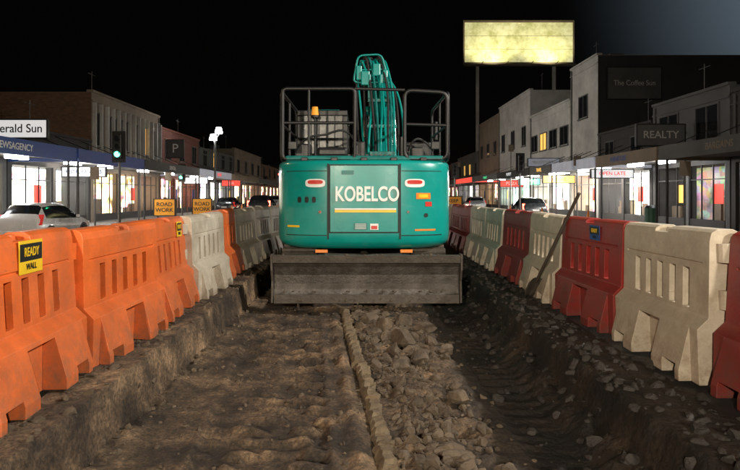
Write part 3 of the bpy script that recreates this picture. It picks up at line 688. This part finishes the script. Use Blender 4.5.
M['carwhite']=mat('car_white',(0.72,0.72,0.72),0.25,var=0.04,coat=0.6)
M['cardark']=mat('car_dark',(0.03,0.035,0.04),0.25,var=0.1,coat=0.6)
M['carsilver']=mat('car_silver',(0.3,0.31,0.33),0.3,metal=0.5,var=0.1,coat=0.6)
car('hatchback_car',(-11.85,20.6,rz(11.7)+0.01),R(-1),M['carwhite'],scale=0.95)
car('distant_car',(-7.6,44,rz(7.6)+0.01),0,M['cardark'],True)
car('distant_car',(-8.2,56,rz(8.2)+0.01),0,M['carsilver'],True)
car('distant_car',(-11.5,50,rz(11)+0.01),0,M['cardark'])
car('distant_car',(-10.6,66,-0.05),R(180),M['cardark'],True)
car('distant_car',(-11.8,84,-0.1),R(180),M['carsilver'],True)
car('distant_car',(-12.3,105,-0.12),R(180),M['carsilver'],True)
car('distant_car',(-12.4,130,-0.13),0,M['cardark'],True)
car('distant_car',(9.4,75,rz(9.4)+0.01),R(180),M['carsilver'],True)
car('distant_car',(11.6,60,rz(11)+0.01),0,M['carsilver'])
car('distant_car',(12.1,95,rz(12)+0.01),0,M['cardark'],True)
car('distant_car',(11.6,40,rz(11)+0.01),0,M['cardark'],True)

# ---------------------------------------------------------------- buildings
def building(name,s,y0,y1,Hh,wall,shop,win=2,winz=None,winw=1.3,winh=1.5,fascia=None,awn=True,awz=3.15,parapet=None,depth=14,FX=16.0,fins=False,lightE=0,wallside=None,label=None,lm=None,litwin=()):
    E=empty(name)
    def bx(nm,a,b_,ya,yb_,za,zb,m,bev=0):
        xa,xb=s*a,s*b_; return box(nm,min(xa,xb),max(xa,xb),ya,yb_,za,zb,m,E,bev)
    g=0.003
    bx('upper_wall',FX,FX+depth,y0+g,y1-g,3.0,Hh,wall)
    if wallside: bx('side_wall_cladding',FX+0.02,FX+depth,y0-0.01,y0+g,3.0,Hh-0.02,wallside)
    bx('parapet_cap',FX-0.08,FX+0.3,y0+0.01,y1-0.01,Hh,Hh+0.14,parapet or wall)
    bx('string_course',FX-0.05,FX,y0+0.01,y1-0.01,Hh-0.55,Hh-0.45,parapet or wall)
    for q in range(int((y1-y0)/5)):
        yy=y0+1+random.random()*(y1-y0-2.5); xx=FX+random.uniform(1.0,5.0)
        bx('rooftop_unit',xx,xx+1.0,yy,yy+1.2,Hh,Hh+random.uniform(0.4,0.9),M['render_g'],0.03)
    yy=y0+random.uniform(1,y1-y0-1); tube('antenna',[(s*(FX+1.5),yy,Hh),(s*(FX+1.5),yy,Hh+1.9)],0.025,M['pole'],E)
    tube('antenna_arms',[(s*(FX+1.5),yy-0.5,Hh+1.7),(s*(FX+1.5),yy+0.5,Hh+1.7)],0.015,M['pole'],E)
    tube('downpipe',[(s*(FX-0.06),y1-0.35,3.4),(s*(FX-0.06),y1-0.35,Hh-0.1)],0.045,M['render_g'],E)
    bx('side_wall',FX,FX+depth,y0+g,y0+0.3,0,3.0,wall); bx('side_wall',FX,FX+depth,y1-0.3,y1-g,0,3.0,wall)
    n_=max(1,round((y1-y0)/4.5)); w=(y1-y0-0.6)/n_
    fr_=[]
    for i in range(n_):
        a=y0+0.3+i*w; b_=a+w
        if i: bx('pier',FX,FX+0.4,a-0.15,a+0.15,0,3.0,wall)
        bx('stall_riser',FX+0.05,FX+0.25,a+0.15,b_-0.15,0,0.45,M['render_d'])
        kk=3
        for q in range(kk+1):
            yy=a+0.17+(w-0.34)*q/kk; fr_.append((FX+0.08,FX+0.14,yy-0.02,yy+0.02,0.45,3.0))
        fr_.append((FX+0.081,FX+0.139,a+0.2,b_-0.2,2.3,2.35))
        for q in range(4):
            yy=a+0.4+random.random()*(w-1.2); hh=random.uniform(0.7,1.5)
            bx('shop_shelf',FX+0.6+q*0.25,FX+0.7+q*0.25,yy,yy+random.uniform(0.4,0.9),0,hh,M['render_b'])
        if random.random()<0.7:
            yy=a+0.3+random.random()*(w-1.6); mmz=random.choice((M['litred'],M['litgreen'],M['litamber'],M['litwhite'],M['bluesign']))
            bx('window_poster',FX+0.15,FX+0.17,yy,yy+0.7,1.2,2.1,mmz)
    multibox('shop_window_frames',[(min(s*a,s*b_),max(s*a,s*b_),c,d_,e,f) for a,b_,c,d_,e,f in fr_],M['black'],E)
    bx('shop_interior',FX+1.6,FX+1.7,y0+0.3,y1-0.3,0,3.0,shop)
    bx('shop_floor',FX+0.0,FX+1.6,y0+0.3,y1-0.3,-0.01,0.03,M['concrete'])
    if win and Hh>5.5:
        z0=winz or 4.6
        for i in range(win):
            c=y0+(y1-y0)*(i+0.5)/win
            bx('window_glass',FX-0.012,FX-0.002,c-winw/2,c+winw/2,z0,z0+winh,M['litamber'] if i in litwin else M['glass'])
            for (ya,yb_,za,zb) in((c-winw/2-0.08,c-winw/2,z0-0.08,z0+winh+0.08),(c+winw/2,c+winw/2+0.08,z0-0.08,z0+winh+0.08),(c-winw/2,c+winw/2,z0+winh,z0+winh+0.08),(c-0.025,c+0.025,z0,z0+winh)):
                bx('window_frame',FX-0.06,FX-0.001,ya,yb_,za,zb,M['render_g'])
            bx('window_sill',FX-0.14,FX-0.001,c-winw/2-0.12,c+winw/2+0.12,z0-0.16,z0-0.08,M['render_g'])
    if fins:
        nf=int((y1-y0)/0.9)
        for i in range(nf+1):
            yy=y0+0.1+(y1-y0-0.3)*i/nf; bx('facade_fin',FX-0.22,FX-0.001,yy,yy+0.12,3.9,Hh-0.6,M['render_w'])
    if awn:
        bx('awning_roof',12.9,FX-0.001,y0+0.06,y1-0.06,awz+0.1,awz+0.25,M['render_d'])
        f=fascia or M['render_g']
        bx('awning_fascia',12.82,12.9,y0+0.06,y1-0.06,awz-0.05,awz+0.55,f)
        bx('awning_end_panel',12.9,FX-0.01,y0+0.02,y0+0.058,awz-0.05,awz+0.35,f)
        if label:
            text('fascia_lettering',label,(s*12.81,y0+(y1-y0)*random.uniform(0.4,0.6),awz+0.25),(R(90),0,R(-90*s)),0.36,lm or M['decalwhite'],E,0.004,0.004,1.0)
        for yy in(y0+0.4,y1-0.4): bx('awning_post',12.98,13.06,yy-0.04,yy+0.04,0.0,awz+0.1,M['render_d'])
        for yy in(y0+1.2,(y0+y1)/2,y1-1.2):
            tube('awning_tie',[(s*13.1,yy,awz+0.3),(s*FX,yy,awz+1.5)],0.02,M['black'],E)
    if lightE:
        c=(y0+y1)/2
        for yy in(y0+(y1-y0)*0.3,y0+(y1-y0)*0.75):
            bx('awning_lamp_tube',14.1,14.42,yy-0.6,yy+0.6,awz-0.06,awz+0.08,M['tube'])
        light('awning_light','POINT',(s*14.4,c,awz-0.25),lightE,(1.0,0.90,0.78),0.3,parent=E)
    return E
building('shop_building',-1,8,18,4.4,M['render_g'],M['shop3'],fascia=M['render_b'])
building('restaurant_building',-1,18.1,27,4.4,M['render_g'],M['shop2'],fascia=M['bluesign'],lightE=220,label='NEWSAGENCY')
building('restaurant_building',-1,27.1,35.4,4.7,M['render_d'],M['shop1'],fascia=M['bluesign'],lightE=550)
building('two_storey_brick_building',-1,35.5,47.4,7.7,M['render_b'],M['shop2'],win=6,winw=1.0,winh=1.9,fins=True,fascia=M['render_g'],wallside=M['brick'],lightE=80,label='DENTAL',litwin=(4,))
building('brick_shop_building',-1,47.5,59,6.9,M['brick2'],M['shop2'],win=3,fascia=M['litsoft'],lightE=180,label='PIZZERIA',lm=M['litred'])
building('shop_building',-1,59.1,75,6.2,M['render_g'],M['shop1'],win=4,fascia=M['render_b'],litwin=(1,))
building('shop_building',-1,75.1,95,7.4,M['render_b'],M['shop2'],win=4,fascia=M['render_g'])
building('shop_building',-1,95.1,130,6.4,M['brick'],M['shop2'],win=6)
building('shop_building',-1,130.1,180,8,M['render_g'],M['shop1'],win=6)
building('shop_building',1,8,18,6.2,M['render_d'],M['shop3'],win=3,fascia=M['render_d'])
building('shop_building',1,18.1,26,6.0,M['render_d'],M['shop3'],win=2,winw=2.0,fascia=M['render_g'],label='BARGAINS',lm=M['render_b'])
building('shop_building',1,26.1,33,6.4,M['render_g'],M['shop3'],win=2,winw=1.8,winz=4.2,fascia=M['render_b'],lightE=90,label='FURNITURE',lm=M['bluesign'])
building('shop_building',1,33.1,40.6,5.6,M['render_d'],M['shop1'],win=2,winz=4.1,winh=0.9,fascia=M['litsoft'],lightE=900)
building('white_rendered_building',1,40.7,46,11.1,M['render_w'],M['shop2'],win=1,winz=7.2,winw=1.6,fascia=M['render_g'],wallside=M['render_d'],lightE=300,label='TRAVEL',lm=M['litamber'])  # side wall coloured dark to stand for the shade on it
building('white_rendered_building',1,46.1,57,8.9,M['render_w'],M['shop1'],win=4,winz=5.6,winw=1.8,winh=1.4,fascia=M['render_d'],lightE=700,label='PROPERTY',lm=M['litwhite'],litwin=(2,))
building('white_rendered_building',1,57.1,70,11.6,M['render_w'],M['shop4'],win=3,winz=6.5,winh=1.8,fascia=M['render_g'],lightE=450,label='PHARMACY',lm=M['litgreen'])
building('white_rendered_building',1,70.1,82,11.0,M['render_b'],M['shop2'],win=3,winz=6.5,fascia=M['litred'])
building('shop_building',1,82.1,100,7.5,M['render_g'],M['shop1'],win=4,litwin=(1,2))
building('shop_building',1,100.1,135,7,M['brick2'],M['shop2'],win=6)
building('shop_building',1,135.1,180,8,M['render_g'],M['shop1'],win=6)

def sign(name,x0,x1,z0,z1,y,m,txt=None,tm=None,size=0.4,post=None,sx=1.0):
    E=empty(name); box('panel',x0,x1,y,y+0.15,z0,z1,m,E,0.01)
    multibox('frame',[(x0-0.05,x1+0.05,y-0.02,y+0.17,z1,z1+0.05),(x0-0.05,x1+0.05,y-0.02,y+0.17,z0-0.05,z0),(x0-0.05,x0,y-0.02,y+0.17,z0,z1),(x1,x1+0.05,y-0.02,y+0.17,z0,z1)],M['black'],E)
    if txt: text('lettering',txt,((x0+x1)/2,y-0.01,(z0+z1)/2),(R(90),0,0),size,tm or M['black'],E,0.004,0.004,sx)
    for px in (post or []): tube('post',[(px,y+0.07,-0.1),(px,y+0.07,z0)],0.04,M['black'],E)
    return E
sign('newspaper_sign',-15.6,-13.15,4.0,4.72,25,M['litwhite'],'Herald Sun',None,0.5,sx=0.95)
sign('shop_hanging_sign',-15.3,-13.1,2.55,3.0,30.6,M['litwhite'],'RESTAURANT 325',M['bluesign'],0.26,sx=0.9)
sign('rooftop_sign',16.6,20.2,8.1,10.2,40.5,M['render_g'],'The Coffee Sun',M['render_w'],0.5,sx=0.9)
sign('shop_hanging_sign',13.2,15.6,2.6,3.05,34.5,M['litwhite'],'OPEN LATE',M['litred'],0.3)
sign('shop_hanging_sign',13.3,15.6,4.0,5.0,29,M['render_g'],'REALTY',M['render_w'],0.5)
sign('shop_hanging_sign',13.3,15.8,3.9,4.5,48,M['litsoft'],'PROPERTY',M['decalwhite'],0.4)
sign('shop_hanging_sign',13.3,15.6,2.4,3.0,58,M['litred'],'PIZZA',M['decalwhite'],0.4)
sign('shop_hanging_sign',13.3,15.6,2.5,3.0,44,M['litamber'],'KEBAB',M['black'],0.36)
sign('shop_hanging_sign',13.6,15.4,2.5,3.0,52,M['litgreen'],'CHEMIST',M['decalwhite'],0.3)
sign('shop_hanging_sign',-15.6,-14.3,4.6,6.0,48,M['render_g'],'P',M['decalwhite'],1.0)
sign('shop_hanging_sign',-15.4,-13.4,2.6,3.1,52,M['litwhite'],'CAFE',M['black'],0.35)
sign('shop_hanging_sign',-15.4,-13.4,2.6,3.2,66,M['litred'],'BAR',M['decalwhite'],0.35)
for (u,y,w) in((-11.2,34,1.15),(-9.6,36,1.1)):
    sign('roadworks_sign',u-w/2,u+w/2,0.45,1.35,y,M['yellsign'],'ROAD\nWORK',M['black'],0.32,post=[u-0.4,u+0.4])
sign('roadworks_sign',4.4,5.3,0.8,1.5,32,M['yellsign'],'KEEP\nLEFT',M['black'],0.26,post=[4.5,5.2])

BB=empty('billboard'); yb_=86
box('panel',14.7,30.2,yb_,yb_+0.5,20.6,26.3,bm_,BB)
multibox('frame',[(14.5,30.4,yb_-0.1,yb_+0.6,26.3,26.6),(14.5,30.4,yb_-0.1,yb_+0.6,20.3,20.6),(14.5,14.7,yb_-0.1,yb_+0.6,20.6,26.3),(30.2,30.4,yb_-0.1,yb_+0.6,20.6,26.3),(14.6,30.3,yb_-1.2,yb_-0.1,20.0,20.15)],M['render_b'],BB)
multibox('panel_joints',[(14.7,30.2,yb_-0.02,yb_-0.005,22.45,22.49),(14.7,30.2,yb_-0.02,yb_-0.005,24.35,24.39)],M['render_b'],BB)
for x in(16.6,27.6): box('post',x-0.2,x+0.2,yb_+0.1,yb_+0.5,0,20.29,M['render_w'],BB)
for x in(17,20.5,24,27.5):
    tube('lamp_arm',[(x,yb_,20.2),(x,yb_-2.0,20.3)],0.05,M['black'],BB)
for x in(18.5,26.5):
    light('lamp','SPOT',(x,yb_-3.2,20.5),1500,(1,0.93,0.6),0.3,target=(x,yb_,24.5),spot=130,parent=BB)

# ---------------------------------------------------------------- street furniture
def street_lamp(x,y,h,side,warm=False,E_=500,arm=1.6,withlight=True,gz=None):
    gz=0.0 if gz is None else gz
    E=empty('street_lamp')
    tube('pole',[(x,y,gz),(x,y,h-0.3),(x+side*0.3,y,h),(x+side*arm,y,h+0.12)],0.07,M['pole'],E)
    cyl('pole_base',(x,y,gz+0.2),0.14,0.4,'Z',M['pole'],E,16)
    hx=x+side*arm
    box('lamp_head',min(hx,hx+side*0.7),max(hx,hx+side*0.7),y-0.16,y+0.16,h+0.08,h+0.24,M['pole'],E,0.04)
    box('lamp_lens',min(hx+side*0.08,hx+side*0.62),max(hx+side*0.08,hx+side*0.62),y-0.13,y+0.13,h+0.02,h+0.078,M['lampwarm'] if warm else M['lampwhite'],E,0.01)
    if withlight: light('lamp','POINT',(hx+side*0.35,y,h-0.25),E_,(1,0.72,0.45) if warm else (1,0.92,0.82),0.25,parent=E)
    return E
PL=empty('street_lamp')
tube('pole',[(-12.0,49,0),(-12.0,49,6.3)],0.09,M['pole'],PL)
for dx,dz in((-0.15,6.2),(0.3,6.75)):
    cyl('lamp_globe',(-12.0+dx,49,dz+0.1),0.32,0.46,'Z',M['lampwhite'],PL,16,0.22,0.08); cyl('lamp_cap',(-12.0+dx,49,dz+0.38),0.25,0.06,'Z',M['pole'],PL,16)
tube('bracket',[(-12.0,49,6.0),(-11.7,49,6.5)],0.05,M['pole'],PL)
light('lamp','SPOT',(-11.0,48.6,6.3),6500,(1,0.96,0.88),0.3,target=(14,50,5),spot=120,parent=PL)
street_lamp(-12.8,112,8.2,1,True,700,withlight=False); street_lamp(12.8,98,8.2,-1,True,700,withlight=False)
street_lamp(-12.8,150,8,1,False,1,withlight=False); street_lamp(12.8,140,8,-1,True,1,withlight=False)
street_lamp(10.6,5.2,7.4,-1,False,1,withlight=False,gz=-0.1)
light('street_lamp_light','SPOT',(8.6,5.2,7.2),5200,(1,0.93,0.84),0.10,target=(-1,6.0,0),spot=150,blend=0.5)
street_lamp(-12.8,13,9.5,1,True,700)  # unseen lamp, added out of frame to brighten the facades
street_lamp(12.6,14,10.5,-1,False,900)  # also unseen, added out of frame for its light on the street
def tower(x,y,h,energy,target,spot,col):
    LT=empty('lighting_tower')
    box('trailer',x-0.65,x+0.65,y-1.0,y+0.6,0.75,1.4,M['decalyellow'],LT,0.05)
    for dx in(-0.55,0.55): cyl('wheel',(x+dx,y-0.2,0.62),0.27,0.16,'X',M['rubber'],LT)
    tube('mast',[(x,y-0.2,1.3),(x,y-0.2,h)],0.06,M['steel'],LT)
    multibox('lamp_heads',[(x-0.6,x-0.1,y-0.3,y-0.15,h-0.1,h+0.25),(x+0.1,x+0.6,y-0.3,y-0.15,h-0.1,h+0.25)],M['black'],LT,0.02)
    light('lamp','SPOT',(x,y,h),energy,col,0.16,target=target,spot=spot,parent=LT,blend=0.8)
tower(-2.6,-6.4,3.7,4300,(1.2,8.6,1.7),50,(1,0.86,0.66))
tower(3.2,-6.4,3.7,3400,(-1.2,9.5,1.6),50,(1,0.88,0.70))  # second tower, unseen, added to light the left barrier faces

def traffic_light(x,y,h,gz,lit='green'):
    E=empty('traffic_light')
    tube('pole',[(x,y,gz),(x,y,h+0.6)],0.055,M['pole'],E)
    box('housing',x-0.15,x+0.15,y-0.26,y-0.08,h-0.5,h+0.5,M['black'],E,0.03)
    box('backboard',x-0.28,x+0.28,y-0.08,y-0.065,h-0.65,h+0.65,M['black'],E)
    for i,dz in enumerate((0.32,0,-0.32)):
        m_=M['glass']
        if lit=='green' and i==2: m_=M['green']
        if lit=='red' and i==0: m_=M['redlens']
        cyl('lens',(x,y-0.265,h+dz),0.115,0.02,'Y',m_,E)
        tube('visor',[(x-0.13,y-0.36,h+dz),(x-0.1,y-0.36,h+dz+0.1),(x,y-0.36,h+dz+0.14),(x+0.1,y-0.36,h+dz+0.1),(x+0.13,y-0.36,h+dz)],0.02,M['black'],E)
    return E
traffic_light(-10.1,25,3.6,-0.1)
traffic_light(-13.2,44,3.2,-0.1)
traffic_light(10.0,38,3.6,-0.1,None)
traffic_light(8.0,52,3.7,-0.1,None)
traffic_light(-8.5,62,3.4,0.1,'red')
traffic_light(-13.5,84,3.6,0,'green')
for (x,y,h) in((-12.9,29,3.0),(-12.9,40,3.2),(12.9,24,3.0),(12.9,36,4.0),(12.9,52,6.0),(-12.9,66,6),(12.9,80,6)):
    E=empty('street_sign_pole'); tube('pole',[(x,y,-0.05),(x,y,h)],0.045,M['pole'],E); box('plate',x-0.22,x+0.22,y-0.07,y-0.05,h-0.65,h-0.05,M['render_b'],E)
for (x,y) in((9.8,26),(9.0,30),(8.4,34),(-6.5,30),(-6.8,34)):
    E=empty('traffic_cone',(x,y,rz(x)+0.005)); box('base',-0.19,0.19,-0.19,0.19,0,0.04,M['black'],E,0.01)
    cyl('cone',(0,0,0.50),0.15,0.92,'Z',M['decalorange'],E,20,0.03); cyl('reflective_band',(0,0,0.58),0.132,0.16,'Z',M['decalwhite'],E,20,0.108)
for (x,y) in((13.5,28),):
    E=empty('litter_bin'); cyl('bin',(x,y,0.5),0.28,1.0,'Z',M['green_paint'],E,20,0.3,0.02); cyl('lid',(x,y,1.06),0.32,0.12,'Z',M['black'],E,20,0.2)

# ---------------------------------------------------------------- world + added ambient sun
w=bpy.data.worlds.new('World'); sc.world=w; w.use_nodes=True
n=w.node_tree.nodes; l=w.node_tree.links; bg=n['Background']
sky=n.new('ShaderNodeTexSky'); sky.sky_type='NISHITA'; sky.sun_disc=False; sky.sun_elevation=R(-8); sky.sun_rotation=R(50)
bg.inputs['Strength'].default_value=0.05; l.new(sky.outputs[0],bg.inputs['Color'])
# added sky glow standing in for the lens flare of the off-frame lamp
tc=n.new('ShaderNodeTexCoord'); dp=n.new('ShaderNodeVectorMath'); dp.operation='DOT_PRODUCT'; dp.inputs[1].default_value=Vector((0.95,1,0.44)).normalized()
l.new(tc.outputs['Generated'],dp.inputs[0])
mr=n.new('ShaderNodeMapRange'); mr.inputs['From Min'].default_value=0.90; mr.inputs['From Max'].default_value=1.0; mr.inputs['To Max'].default_value=1.0
l.new(dp.outputs['Value'],mr.inputs['Value'])
pw=n.new('ShaderNodeMath'); pw.operation='POWER'; pw.inputs[1].default_value=3.0; l.new(mr.outputs[0],pw.inputs[0])
ms=n.new('ShaderNodeMath'); ms.operation='MULTIPLY'; ms.inputs[1].default_value=0.20; l.new(pw.outputs[0],ms.inputs[0])
b2=n.new('ShaderNodeBackground'); b2.inputs['Color'].default_value=(0.62,0.82,1,1); l.new(ms.outputs[0],b2.inputs['Strength'])
b3=n.new('ShaderNodeBackground'); b3.inputs['Color'].default_value=(1,0.88,0.75,1); b3.inputs['Strength'].default_value=0.0012
ad=n.new('ShaderNodeAddShader'); l.new(bg.outputs[0],ad.inputs[0]); l.new(b2.outputs[0],ad.inputs[1])
ad2=n.new('ShaderNodeAddShader'); l.new(ad.outputs[0],ad2.inputs[0]); l.new(b3.outputs[0],ad2.inputs[1])
l.new(ad2.outputs[0],n['World Output'].inputs['Surface'])
S=bpy.data.lights.new('ambient_sun','SUN'); S.energy=0.01; S.angle=R(0.5); S.color=(0.8,0.88,1); so=bpy.data.objects.new('ambient_sun',S); COL.objects.link(so); so.rotation_euler=(R(45),0,R(130))  # faint sun lamp added for ambient light, no visible source

# ---------------------------------------------------------------- camera
cd=bpy.data.cameras.new('camera'); cam=bpy.data.objects.new('camera',cd); COL.objects.link(cam)
cam.location=(0,0,1.6); cam.rotation_euler=(R(90),0,0)
cd.sensor_width=36; cd.lens=600/740*36; cd.shift_x=8/740; cd.shift_y=-40/740; cd.clip_start=0.05; cd.clip_end=1500
sc.camera=cam
sc.view_settings.view_transform='Standard'; sc.view_settings.look='None'; sc.view_settings.exposure=0
